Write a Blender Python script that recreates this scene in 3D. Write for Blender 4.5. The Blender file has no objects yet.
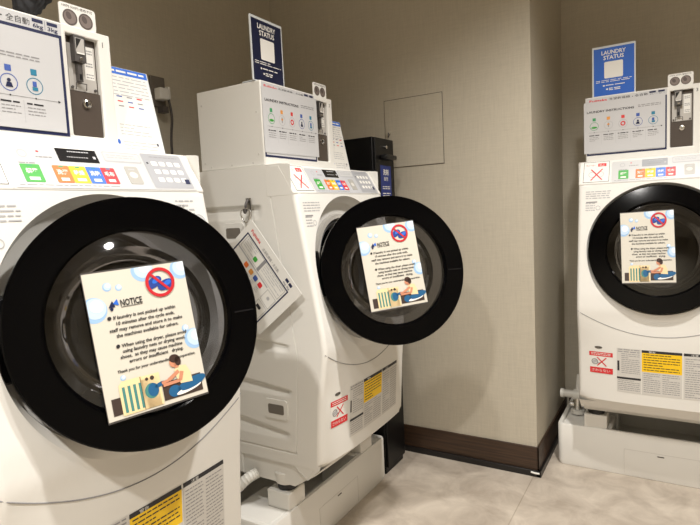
import bpy, bmesh, math, random
from mathutils import Vector, Matrix
from math import sin, cos, pi, radians, sqrt
random.seed(7)
SC = bpy.context.scene
COL = SC.collection

# ------------------------------------------------------------------ camera
F_PX = 542.19
H = 1.14
pitch, roll, yaw = radians(5.112), radians(2.726), radians(31.25)
fw = Vector((-sin(yaw)*cos(pitch), cos(yaw)*cos(pitch), -sin(pitch)))
r0 = Vector((cos(yaw), sin(yaw), 0)); u0 = r0.cross(fw)
RV = r0*cos(roll) - u0*sin(roll); UV = u0*cos(roll) + r0*sin(roll)
cam = bpy.data.objects.new('camera', bpy.data.cameras.new('camera'))
cam.data.sensor_width = 36; cam.data.lens = F_PX/700*36; cam.data.clip_start = .02
M = Matrix.Identity(4)
for i in range(3):
    M[i][0] = RV[i]; M[i][1] = UV[i]; M[i][2] = -fw[i]
M[2][3] = H
cam.matrix_world = M
COL.objects.link(cam); SC.camera = cam

# ------------------------------------------------------------------ world, lamps, exposure
w = bpy.data.worlds.new('world'); SC.world = w; w.use_nodes = True
w.node_tree.nodes['Background'].inputs[0].default_value = (1, .9, .78, 1)
w.node_tree.nodes['Background'].inputs[1].default_value = .3
SC.view_settings.view_transform = 'Standard'; SC.view_settings.look = 'None'
SC.view_settings.exposure = .28; SC.view_settings.gamma = 1
def lamp(name, loc, target, power, angle, blend, radius=.045, col=(1, .965, .92)):
    l = bpy.data.lights.new(name, 'SPOT'); l.energy = power; l.spot_size = radians(angle); l.spot_blend = blend
    l.shadow_soft_size = radius; l.color = col
    o = bpy.data.objects.new(name, l); o.location = loc
    o.rotation_euler = (Vector(target)-Vector(loc)).to_track_quat('-Z', 'Y').to_euler(); COL.objects.link(o)
lamp('spot_or_fill', (-0.5, 0.6, 2.47), (-0.5, 0.6, 0), 55, 150, 1)
lamp('spot_or_fill', (0.02, 1.38, 2.47), (0.02, 1.38, 0), 130, 135, 1)
lamp('spot_or_fill', (-0.3, -0.72, 2.47), (-0.3, -0.72, 0), 215, 150, 1)
lamp('spot_or_fill', (1.3, 0.6, 2.47), (1.3, 0.6, 0), 40, 165, 1)  # fill spot added on the right to brighten the room, no known lamp

# ------------------------------------------------------------------ materials
MATS = {}
def lin(c):
    return tuple((x/255/12.92 if x/255 <= .04045 else ((x/255+.055)/1.055)**2.4) for x in c) + (1,)
def mat(name, rgb, rough=.5, metal=0, bump=0, bscale=200, var=0, spec=.5, coat=0, vscale=6):
    if name in MATS: return MATS[name]
    m = bpy.data.materials.new(name); m.use_nodes = True; nt = m.node_tree; b = nt.nodes['Principled BSDF']
    c = lin(rgb); b.inputs['Base Color'].default_value = c
    b.inputs['Roughness'].default_value = rough; b.inputs['Metallic'].default_value = metal
    b.inputs['Specular IOR Level'].default_value = spec; b.inputs['Coat Weight'].default_value = coat
    tc = nt.nodes.new('ShaderNodeTexCoord')
    n = nt.nodes.new('ShaderNodeTexNoise'); n.inputs['Scale'].default_value = vscale; n.inputs['Detail'].default_value = 4
    nt.links.new(tc.outputs['Object'], n.inputs['Vector'])
    mx = nt.nodes.new('ShaderNodeMix'); mx.data_type = 'RGBA'
    v = var if var else .02
    mx.inputs['A'].default_value = tuple(x*(1-v) for x in c[:3])+(1,); mx.inputs['B'].default_value = tuple(min(1, x*(1+v)) for x in c[:3])+(1,)
    nt.links.new(n.outputs['Fac'], mx.inputs['Factor']); nt.links.new(mx.outputs['Result'], b.inputs['Base Color'])
    if bump:
        n2 = nt.nodes.new('ShaderNodeTexNoise'); n2.inputs['Scale'].default_value = bscale; n2.inputs['Detail'].default_value = 3
        nt.links.new(tc.outputs['Object'], n2.inputs['Vector'])
        bp = nt.nodes.new('ShaderNodeBump'); bp.inputs['Strength'].default_value = bump; bp.inputs['Distance'].default_value = .002
        nt.links.new(n2.outputs['Fac'], bp.inputs['Height']); nt.links.new(bp.outputs['Normal'], b.inputs['Normal'])
    MATS[name] = m; return m
def glassmat(name, tint, rough=.05, fac=.12, gloss=(1, 1, 1)):
    m = bpy.data.materials.new(name); m.use_nodes = True; nt = m.node_tree
    for nn in list(nt.nodes):
        if nn.type != 'OUTPUT_MATERIAL': nt.nodes.remove(nn)
    out = [n for n in nt.nodes][0]
    t = nt.nodes.new('ShaderNodeBsdfTransparent'); t.inputs[0].default_value = tint+(1,)
    g = nt.nodes.new('ShaderNodeBsdfGlossy'); g.inputs['Roughness'].default_value = rough; g.inputs[0].default_value = gloss+(1,)
    fr = nt.nodes.new('ShaderNodeFresnel'); fr.inputs[0].default_value = 1.5
    ad = nt.nodes.new('ShaderNodeMath'); ad.operation = 'MULTIPLY_ADD'; ad.inputs[1].default_value = .9; ad.inputs[2].default_value = fac-.04
    mx = nt.nodes.new('ShaderNodeMixShader')
    nt.links.new(fr.outputs[0], ad.inputs[0]); nt.links.new(ad.outputs[0], mx.inputs[0]); nt.links.new(t.outputs[0], mx.inputs[1]); nt.links.new(g.outputs[0], mx.inputs[2])
    nt.links.new(mx.outputs[0], out.inputs[0]); MATS[name] = m; return m

def wallpaper(name, rgb):
    m = bpy.data.materials.new(name); m.use_nodes = True; nt = m.node_tree; b = nt.nodes['Principled BSDF']; b.inputs['Roughness'].default_value = .5
    b.inputs['Specular IOR Level'].default_value = .35
    tc = nt.nodes.new('ShaderNodeTexCoord'); c = lin(rgb)
    hs = []
    for sc in ((700, 700, 40), (40, 40, 700)):
        mp = nt.nodes.new('ShaderNodeMapping'); mp.inputs['Scale'].default_value = sc; nt.links.new(tc.outputs['Object'], mp.inputs['Vector'])
        n = nt.nodes.new('ShaderNodeTexNoise'); n.inputs['Scale'].default_value = .35; n.inputs['Detail'].default_value = 3
        nt.links.new(mp.outputs[0], n.inputs['Vector']); hs.append(n)
    ad = nt.nodes.new('ShaderNodeMath'); ad.operation = 'ADD'; nt.links.new(hs[0].outputs['Fac'], ad.inputs[0]); nt.links.new(hs[1].outputs['Fac'], ad.inputs[1])
    mr = nt.nodes.new('ShaderNodeMapRange'); mr.inputs['From Min'].default_value = .6; mr.inputs['From Max'].default_value = 1.4
    nt.links.new(ad.outputs[0], mr.inputs['Value'])
    mx = nt.nodes.new('ShaderNodeMix'); mx.data_type = 'RGBA'
    mx.inputs['A'].default_value = tuple(x*.90 for x in c[:3])+(1,); mx.inputs['B'].default_value = tuple(x*1.07 for x in c[:3])+(1,)
    nt.links.new(mr.outputs[0], mx.inputs['Factor']); nt.links.new(mx.outputs['Result'], b.inputs['Base Color'])
    bp = nt.nodes.new('ShaderNodeBump'); bp.inputs['Strength'].default_value = .12; bp.inputs['Distance'].default_value = .001
    nt.links.new(ad.outputs[0], bp.inputs['Height']); nt.links.new(bp.outputs['Normal'], b.inputs['Normal'])
    MATS[name] = m; return m
def floormat():
    m = bpy.data.materials.new('stone_tile'); m.use_nodes = True; nt = m.node_tree; b = nt.nodes['Principled BSDF']; b.inputs['Roughness'].default_value = .42
    tc = nt.nodes.new('ShaderNodeTexCoord')
    n1 = nt.nodes.new('ShaderNodeTexNoise'); n1.inputs['Scale'].default_value = 7; n1.inputs['Detail'].default_value = 8; n1.inputs['Roughness'].default_value = .62; n1.inputs['Distortion'].default_value = .6
    nt.links.new(tc.outputs['Object'], n1.inputs['Vector'])
    cr = nt.nodes.new('ShaderNodeValToRGB'); nt.links.new(n1.outputs['Fac'], cr.inputs[0])
    e = cr.color_ramp.elements; e[0].position = .33; e[0].color = lin((168, 156, 142)); e[1].position = .68; e[1].color = lin((206, 195, 180))
    mp = nt.nodes.new('ShaderNodeMapping'); mp.inputs['Location'].default_value = (.515-.0, .0, 0); nt.links.new(tc.outputs['Object'], mp.inputs['Vector'])
    br = nt.nodes.new('ShaderNodeTexBrick'); br.offset = 0; br.inputs['Scale'].default_value = 1; br.inputs['Brick Width'].default_value = .6; br.inputs['Row Height'].default_value = 3.3
    br.inputs['Mortar Size'].default_value = .0022; br.inputs['Color1'].default_value = (1, 1, 1, 1); br.inputs['Color2'].default_value = (.94, .94, .94, 1); br.inputs['Mortar'].default_value = (.74, .72, .69, 1)
    nt.links.new(mp.outputs[0], br.inputs['Vector'])
    mx = nt.nodes.new('ShaderNodeMix'); mx.data_type = 'RGBA'; mx.blend_type = 'MULTIPLY'; mx.inputs['Factor'].default_value = 1
    nt.links.new(cr.outputs[0], mx.inputs['A']); nt.links.new(br.outputs['Color'], mx.inputs['B']); nt.links.new(mx.outputs['Result'], b.inputs['Base Color'])
    bp = nt.nodes.new('ShaderNodeBump'); bp.inputs['Strength'].default_value = .15; bp.inputs['Distance'].default_value = .002
    nt.links.new(n1.outputs['Fac'], bp.inputs['Height']); nt.links.new(bp.outputs['Normal'], b.inputs['Normal'])
    MATS['floor'] = m; return m
def woodmat():
    m = bpy.data.materials.new('dark_wood'); m.use_nodes = True; nt = m.node_tree; b = nt.nodes['Principled BSDF']; b.inputs['Roughness'].default_value = .45
    tc = nt.nodes.new('ShaderNodeTexCoord'); mp = nt.nodes.new('ShaderNodeMapping'); mp.inputs['Scale'].default_value = (2, 2, 60); nt.links.new(tc.outputs['Object'], mp.inputs['Vector'])
    n = nt.nodes.new('ShaderNodeTexNoise'); n.inputs['Scale'].default_value = 2; n.inputs['Detail'].default_value = 5; nt.links.new(mp.outputs[0], n.inputs['Vector'])
    cr = nt.nodes.new('ShaderNodeValToRGB'); nt.links.new(n.outputs['Fac'], cr.inputs[0]); e = cr.color_ramp.elements
    e[0].position = .3; e[0].color = lin((42, 29, 19)); e[1].position = .7; e[1].color = lin((72, 51, 35))
    nt.links.new(cr.outputs[0], b.inputs['Base Color']); MATS['wood'] = m; return m

mat('white', (226, 224, 218), .36, bump=.03, bscale=900)
mat('white_panel', (196, 196, 195), .32)
mat('keypad', (162, 163, 167), .4)
mat('grey_panel', (186, 187, 190), .4)
mat('recess_grey', (176, 172, 165), .4)
mat('chrome', (215, 213, 210), .18, metal=1)
mat('steel', (48, 48, 49), .35, metal=1)  # drum only: darkened in the colour because little light reaches inside
mat('hook_steel', (170, 168, 165), .33, metal=1)
mat('plate', (188, 184, 178), .4, metal=.3)
mat('dark_plate', (70, 60, 52), .45)
mat('dark_metal', (84, 80, 78), .4, metal=.4)
mat('rubber', (38, 38, 40), .5)  # gasket tone darkened as well, standing in for shade in the opening
mat('black_gloss', (3, 3, 4), .09, spec=.13)
mat('black', (12, 12, 13), .35)
mat('black_cab', (6, 6, 7), .38, spec=.3)
mat('sticker_blue', (26, 46, 120), .4)
mat('black_cloth', (30, 30, 33), .75, bump=.5, bscale=60)
mat('pipe', (205, 203, 196), .4)
mat('paper', (228, 226, 220), .55)
mat('sheet', (196, 196, 197), .3, coat=.2)
mat('cream', (207, 202, 189), .4, coat=.15)
mat('ink', (35, 34, 38), .5)
mat('ink_grey', (142, 141, 142), .5)
mat('ink_pale', (176, 176, 178), .5)
mat('navy', (24, 32, 70), .4)
mat('sign_blue_shaded', (21, 28, 58), .3)  # middle sign's copy of the blue print, dimmer light put into the colour
mat('sign_blue', (44, 98, 190), .3)
mat('blue', (45, 105, 205), .4)
mat('blue_icon', (62, 90, 165), .5)
mat('teal', (35, 120, 150), .5)
mat('green', (62, 160, 60), .45)
mat('green_icon', (60, 150, 95), .5)
mat('orange', (226, 112, 42), .45)
mat('orange_icon', (220, 150, 70), .5)
mat('yellow', (240, 190, 30), .5)
mat('label_yellow', (245, 200, 20), .5)
mat('red', (214, 42, 48), .45)
mat('red_icon', (212, 60, 58), .5)
mat('red_ring', (190, 30, 40), .45)
mat('sandal', (30, 60, 140), .5)
mat('bubble', (150, 185, 220), .5)
mat('bubble_mid', (190, 212, 234), .5)
mat('bubble_light', (224, 235, 244), .5)
mat('art_cream', (232, 208, 160), .5)
mat('art_teal', (70, 130, 125), .5)
mat('art_blue', (25, 90, 135), .5)
mat('art_skin', (200, 135, 105), .5)
mat('art_shirt', (226, 206, 160), .5)
mat('art_hair', (60, 40, 34), .5)
mat('art_brown', (62, 48, 42), .5)
mat('art_white', (240, 238, 232), .5)
mat('label_grey', (206, 203, 197), .5)
mat('lcd', (18, 18, 22), .2)
mat('lcd_lit', (150, 152, 156), .3)
mat('button', (168, 165, 158), .4)
mat('coin', (128, 116, 110), .4, metal=.3)
mat('coin_dark', (92, 82, 78), .4, metal=.3)
mat('acrylic_edge', (205, 210, 212), .15)
glassmat('door_glass', (.36, .36, .37), .04, .07)
glassmat('bowl_glass', (.62, .62, .64), .06, .06)
wallpaper('wall', (188, 180, 163)); wallpaper('hatch', (188, 180, 163))
mat('ceiling', (205, 198, 186), .8)
floormat(); woodmat()
mat('black_trim', (20, 17, 16), .4)
mat('outlet', (110, 104, 96), .5)

# ------------------------------------------------------------------ mesh builder
def ident(p): return Vector(p)
def mach(base):                                   # machine frame (u right, w forward, z up) -> object frame
    return lambda p: Vector((p[0]-base[0], -(p[1]-base[1]), p[2]-base[2]))
class MB:
    def __init__(s, xf=ident): s.xf = xf; s.v = []; s.f = []; s.m = []; s.mn = []
    def mi(s, m):
        if m not in s.mn: s.mn.append(m)
        return s.mn.index(m)
    def add(s, pts, faces, m):
        o = len(s.v); s.v += [s.xf(p) for p in pts]; k = s.mi(m)
        for f in faces: s.f.append(tuple(o+i for i in f)); s.m.append(k)
    def box(s, a0, a1, b0, b1, c0, c1, m):
        P = [(x, y, z) for x in (a0, a1) for y in (b0, b1) for z in (c0, c1)]
        s.add(P, [(0, 1, 3, 2), (4, 6, 7, 5), (0, 4, 5, 1), (2, 3, 7, 6), (0, 2, 6, 4), (1, 5, 7, 3)], m)
    def prism(s, poly, x0, x1, m, skip=()):       # poly in (second, third) axes, extruded along the first
        n = len(poly); P = [(x0, a, b) for a, b in poly]+[(x1, a, b) for a, b in poly]
        F = [tuple(range(n)), tuple(range(2*n-1, n-1, -1))]
        F += [(i, (i+1) % n, n+(i+1) % n, n+i) for i in range(n) if i not in skip]
        s.add(P, F, m)
    def plate(s, fr, poly, t, m):                 # poly in the plane of a frame, thickness t towards its normal
        n = len(poly); P = [fr(a, b, 0) for a, b in poly]+[fr(a, b, t) for a, b in poly]
        s.add(P, [tuple(range(n)), tuple(range(2*n-1, n-1, -1))]+[(i, (i+1) % n, n+(i+1) % n, n+i) for i in range(n)], m)
    def revolve(s, C, a, b, n, prof, m, seg=64, cap0=False, cap1=False):
        P = []; F = []
        for (r, h) in prof:
            for i in range(seg):
                t = 2*pi*i/seg; P.append(C+a*(r*cos(t))+b*(r*sin(t))+n*h)
        for j in range(len(prof)-1):
            for i in range(seg):
                k = (i+1) % seg; F.append((j*seg+i, j*seg+k, (j+1)*seg+k, (j+1)*seg+i))
        if cap0: F.append(tuple(range(seg)))
        if cap1: F.append(tuple(range((len(prof)-1)*seg, len(prof)*seg)))
        s.add(P, F, m)
    def cyl(s, p0, p1, r, m, seg=24, r1=None):
        p0 = Vector(p0); p1 = Vector(p1); n = (p1-p0).normalized(); a = n.orthogonal().normalized(); b = n.cross(a)
        s.revolve(p0, a, b, n, [(r, 0), (r1 or r, (p1-p0).length)], m, seg, True, True)
    def tube(s, pts, r, m, seg=12, ribs=0):
        pts = [Vector(p) for p in pts]; P = []; F = []; a = None
        for i, p in enumerate(pts):
            d = (pts[min(i+1, len(pts)-1)]-pts[max(i-1, 0)]).normalized()
            a = d.orthogonal().normalized() if a is None else (a-d*a.dot(d)).normalized()
            b = d.cross(a); rr = r*(1-.12*(i % 2)) if ribs else r
            for k in range(seg): t = 2*pi*k/seg; P.append(p+a*rr*cos(t)+b*rr*sin(t))
        for j in range(len(pts)-1):
            for k in range(seg): F.append((j*seg+k, j*seg+(k+1) % seg, (j+1)*seg+(k+1) % seg, (j+1)*seg+k))
        F += [tuple(range(seg)), tuple(range((len(pts)-1)*seg, len(pts)*seg))]
        s.add(P, F, m)
    def build(s, name, parent=None, bevel=0, smooth=38, normals=True, loc=None, seg=3):
        me = bpy.data.meshes.new(name); me.from_pydata(s.v, [], s.f)
        for m in s.mn: me.materials.append(MATS[m])
        me.polygons.foreach_set('material_index', s.m)
        if normals:
            bm = bmesh.new(); bm.from_mesh(me); bmesh.ops.recalc_face_normals(bm, faces=bm.faces); bm.to_mesh(me); bm.free()
        me.polygons.foreach_set('use_smooth', [True]*len(me.polygons)); me.set_sharp_from_angle(angle=radians(smooth))
        o = bpy.data.objects.new(name, me); COL.objects.link(o)
        if parent: o.parent = parent
        if loc: o.location = loc
        if bevel:
            b = o.modifiers.new('bevel', 'BEVEL'); b.width = bevel; b.segments = seg; b.limit_method = 'ANGLE'; b.angle_limit = radians(35); b.harden_normals = False
        return o
def tag(o, label=None, cat=None, group=None, kind=None):
    if label: o['label'] = label
    if cat: o['category'] = cat
    if group: o['group'] = group
    if kind: o['kind'] = kind
    return o

# ---------- flat print on a surface
def spline(pts, n=8):
    out = []; pts = [Vector(p) for p in pts]
    for i in range(len(pts)-1):
        p0 = pts[max(i-1, 0)]; p1 = pts[i]; p2 = pts[i+1]; p3 = pts[min(i+2, len(pts)-1)]
        for k in range(n):
            t = k/n; out.append(.5*((2*p1)+(p2-p0)*t+(2*p0-5*p1+4*p2-p3)*t*t+(3*p1-p0-3*p2+p3)*t**3))
    return out+[pts[-1]]
_tc = {}
def textmesh(s, bold):
    k = (s, bold)
    if k not in _tc:
        c = bpy.data.curves.new('t', 'FONT'); c.body = s; c.size = 1; c.resolution_u = 2; c.offset = .022 if bold else 0
        o = bpy.data.objects.new('t', c); me = bpy.data.meshes.new_from_object(o)
        _tc[k] = ([tuple(v.co) for v in me.vertices], [tuple(p.vertices) for p in me.polygons])
        bpy.data.objects.remove(o); bpy.data.curves.remove(c); bpy.data.meshes.remove(me)
    return _tc[k]
class Print:
    """draws onto the frame fr(a, b, h): a right, b up, h out of the surface"""
    def __init__(s, mb, fr, step=.0004, base=.0004, sub=0): s.mb = mb; s.fr = fr; s.st = step; s.b0 = base; s.sub = sub
    def h(s, l): return s.b0+l*s.st
    def rect(s, a0, b0, a1, b1, m, l=0):
        if s.sub:
            na = max(1, int(math.ceil(abs(a1-a0)/s.sub))); nb = max(1, int(math.ceil(abs(b1-b0)/s.sub)))
        else: na = nb = 1
        P = [s.fr(a0+(a1-a0)*i/na, b0+(b1-b0)*j/nb, s.h(l)) for j in range(nb+1) for i in range(na+1)]
        s.mb.add(P, [(j*(na+1)+i, j*(na+1)+i+1, (j+1)*(na+1)+i+1, (j+1)*(na+1)+i) for j in range(nb) for i in range(na)], m)
    def frame(s, a0, b0, a1, b1, t, m, l=0):
        s.rect(a0, b0, a1, b0+t, m, l); s.rect(a0, b1-t, a1, b1, m, l); s.rect(a0, b0+t, a0+t, b1-t, m, l); s.rect(a1-t, b0+t, a1, b1-t, m, l)
    def poly(s, pts, m, l=0): s.mb.add([s.fr(a, b, s.h(l)) for a, b in pts], [tuple(range(len(pts)))], m)
    def ell(s, a, b, ra, rb, m, l=0, rot=0, clip=None, seg=28):
        pts = []
        for i in range(seg):
            t = 2*pi*i/seg; x = ra*cos(t); y = rb*sin(t); X = a+x*cos(rot)-y*sin(rot); Y = b+x*sin(rot)+y*cos(rot)
            if clip: X = min(max(X, clip[0]), clip[2]); Y = min(max(Y, clip[1]), clip[3])
            pts.append((X, Y))
        s.poly(pts, m, l)
    def ring(s, a, b, r1, r2, m, l=0, seg=36):
        P = [s.fr(a+r*cos(2*pi*i/seg), b+r*sin(2*pi*i/seg), s.h(l)) for r in (r1, r2) for i in range(seg)]
        s.mb.add(P, [(i, (i+1) % seg, seg+(i+1) % seg, seg+i) for i in range(seg)], m)
    def line(s, a0, b0, a1, b1, t, m, l=0):
        dx, dy = a1-a0, b1-b0; L = sqrt(dx*dx+dy*dy) or 1; nx, ny = -dy/L*t/2, dx/L*t/2
        s.poly([(a0+nx, b0+ny), (a1+nx, b1+ny), (a1-nx, b1-ny), (a0-nx, b0-ny)], m, l)
    def text(s, txt, a, b, size, m, l=0, width=None, bold=False, align='l', rot=0, shear=0):
        V, F = textmesh(txt, bold)
        if not V: return
        x0 = min(v[0] for v in V); x1 = max(v[0] for v in V); sx = sy = size
        if width: sx = width/(x1-x0)
        off = -x0*sx if align == 'l' else (-(x0+x1)/2*sx if align == 'c' else -x1*sx)
        P = []
        for v in V:
            X = v[0]*sx+off+v[1]*sy*shear; Y = v[1]*sy
            P.append(s.fr(a+X*cos(rot)-Y*sin(rot), b+X*sin(rot)+Y*cos(rot), s.h(l)))
        s.mb.add(P, F, m)
    def fine(s, a0, b0, a1, b1, pitch, m, l=0, t=.4, fill=.9, dash=.012):
        b = b1
        while b-pitch*t > b0:
            a = a0; end = a0+(a1-a0)*(1 if random.random() < fill else random.uniform(.4, .9))
            while a < end-dash*.2:
                d = min(dash*random.uniform(.35, 1.2), end-a); s.rect(a, b-pitch*t, a+d, b, m, l); a += d+dash*.16
            b -= pitch
def frame3(O, a, b, n):
    O = Vector(O); a = Vector(a); b = Vector(b); n = Vector(n)
    return lambda x, y, h: O+a*x+b*y+n*h
def rrect(a0, b0, a1, b1, r, seg=5):
    pts = []
    for cx, cy, t0 in ((a1-r, b1-r, 0), (a0+r, b1-r, 90), (a0+r, b0+r, 180), (a1-r, b0+r, 270)):
        for i in range(seg+1): t = radians(t0+90*i/seg); pts.append((cx+r*cos(t), cy+r*sin(t)))
    return pts

# ------------------------------------------------------------------ the room
XL, YB, XC, YC = -1.785, 2.275, -.5016, 2.952
XR, YR, ZT = 2.1, -1.6, 2.5
def sbox(name, a, m, **k):
    mb = MB(); mb.box(*a, m); return tag(mb.build(name, **k), kind='structure')
sbox('floor', (XL-.1, XR+.1, YR-.1, YC+.1, -.1, 0), 'floor')
sbox('ceiling', (XL-.1, XR+.1, YR-.1, YC+.1, ZT, ZT+.1), 'ceiling')
sbox('wall_left', (XL-.1, XL, YR, YC+.1, 0, ZT), 'wall')
sbox('wall_back', (XL, XC, YB, YC+.1, 0, ZT), 'wall')
sbox('wall_far', (XC, XR, YC, YC+.1, 0, ZT), 'wall')
sbox('wall_right', (XR, XR+.1, YR, YC+.1, 0, ZT), 'wall')
sbox('wall_front', (XL, XR, YR-.1, YR, 0, ZT), 'wall')
mb = MB(); mb.box(XL+.001, XC+.008, YB-.008, YB-.0005, .0, .125, 'wood'); mb.box(XL+.001, XC+.016, YB-.018, YB-.0005, .0, .026, 'black_trim')
tag(mb.build('baseboard_back', bevel=.0015), kind='structure')
mb = MB(); mb.box(XC+.0005, XC+.008, YB-.008, YC-.001, .0, .125, 'wood'); mb.box(XC+.0005, XC+.018, YB-.018, YC-.001, .0, .026, 'black_trim')
tag(mb.build('baseboard_right', bevel=.0015), kind='structure')
mb = MB(); mb.box(XC+.02, XR, YC-.01, YC-.0005, .0, .125, 'wood'); tag(mb.build('baseboard_far', bevel=.0015), kind='structure')
mb = MB(); mb.box(XL+.0005, XL+.01, YR, YB-.02, .0, .125, 'wood'); tag(mb.build('baseboard_left', bevel=.0015), kind='structure')
# small pale clip on the skirting corner
mb = MB(); mb.tube([(XC-.022, YB-.021, .02), (XC-.006, YB-.0215, .018), (XC+.012, YB-.0205, .018)], .004, 'paper')
tag(mb.build('corner_clip'), 'small white clip on the black skirting at the outside corner', 'clip')
# access hatch in the back wall
mb = MB()
hx0, hx1, hz0, hz1 = -1.155, -.876, 1.343, 1.645
mb.box(hx0-.003, hx1+.003, YB-.0012, YB-.0003, hz0-.003, hz1+.003, 'outlet')
rt = mb.build('access_hatch'); tag(rt, 'flush square access hatch in the wallpapered wall above the black cabinet', 'hatch')
mb = MB(); mb.box(hx0, hx1, YB-.004, YB-.0012, hz0, hz1, 'hatch'); mb.build('hatch_door', rt, bevel=.0015)
mb = MB(); mb.cyl((hx0+.022, YB-.004, 1.50), (hx0+.022, YB-.016, 1.50), .006, 'hatch'); mb.tube([(hx0+.022, YB-.014, 1.50), (hx0+.024, YB-.018, 1.488), (hx0+.018, YB-.012, 1.482)], .003, 'dark_metal')
mb.build('latch', rt)
# outlet on the left wall
oy = 1.515
rt = MB(); rt.box(XL+.0003, XL+.012, oy-.035, oy+.035, 1.60, 1.72, 'outlet'); rt = rt.build('wall_outlet', bevel=.003)
tag(rt, 'grey wall outlet with a white plug behind the left washer', 'outlet')
mb = MB(); mb.box(XL+.012, XL+.05, oy-.022, oy+.02, 1.625, 1.67, 'paper'); mb.box(XL+.02, XL+.045, oy+.022, oy+.034, 1.63, 1.68, 'paper'); mb.build('plug', rt, bevel=.004)
mb = MB(); mb.tube(spline([(XL+.035, oy+.026, 1.64), (XL+.04, oy+.034, 1.56), (XL+.03, oy+.03, 1.45), (XL+.03, oy+.035, 1.2), (XL+.03, oy+.01, .8)], 6), .005, 'dark_metal'); mb.box(XL+.015, XL+.045, oy-.012, oy+.016, 1.575, 1.60, 'dark_metal')
mb.build('power_cord', rt)

# ------------------------------------------------------------------ washers
W = .5606; X0 = -1.0705; Y0 = {1: .399, 2: 1.3242}; X3, Y3 = -.3395, 2.4276
def place(o, k, base):
    u, w_, z = base
    if k < 3: o.location = (X0+w_, Y0[k]+u, z); o.rotation_euler = (0, 0, pi/2)
    else: o.location = (X3+u, Y3-w_, z)
def thing(name, k, base, label, cat, group=None):
    o = bpy.data.objects.new(name, None); o.empty_display_size = .05; COL.objects.link(o); place(o, k, base); tag(o, label, cat, group); return o

def interp(x, xs, ys):
    if x <= xs[0]: return ys[0]
    for i in range(len(xs)-1):
        if x <= xs[i+1]: return ys[i]+(ys[i+1]-ys[i])*(x-xs[i])/(xs[i+1]-xs[i])
    return ys[-1]
ZB = .36
def prof(z): return interp(z, (ZB, .45, .58, .66, .72, .78, 1.209), (.124, .130, .139, .156, .1655, .160, .0856))
def S(u, z):
    s = abs(2*u/W-1); g = min(1, max(0, (.72-z)/.16)); g = g*g*(3-2*g)
    d = max(0, min(u, W-u)); r = .014; e = r-sqrt(max(0, r*r-(r-d)**2)) if d < r else 0
    return prof(z)+g*.024*(1-s**2.4*(1 if u < W/2 else .5))-e
UC, WC, ZC, RD, TL = .280, .134, .957, .238, .192
DA = Vector((1, 0, 0)); DB = Vector((0, -sin(TL), cos(TL))); DN = Vector((0, cos(TL), sin(TL)))
DC = Vector((UC, WC, ZC))
RO = .246

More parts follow.
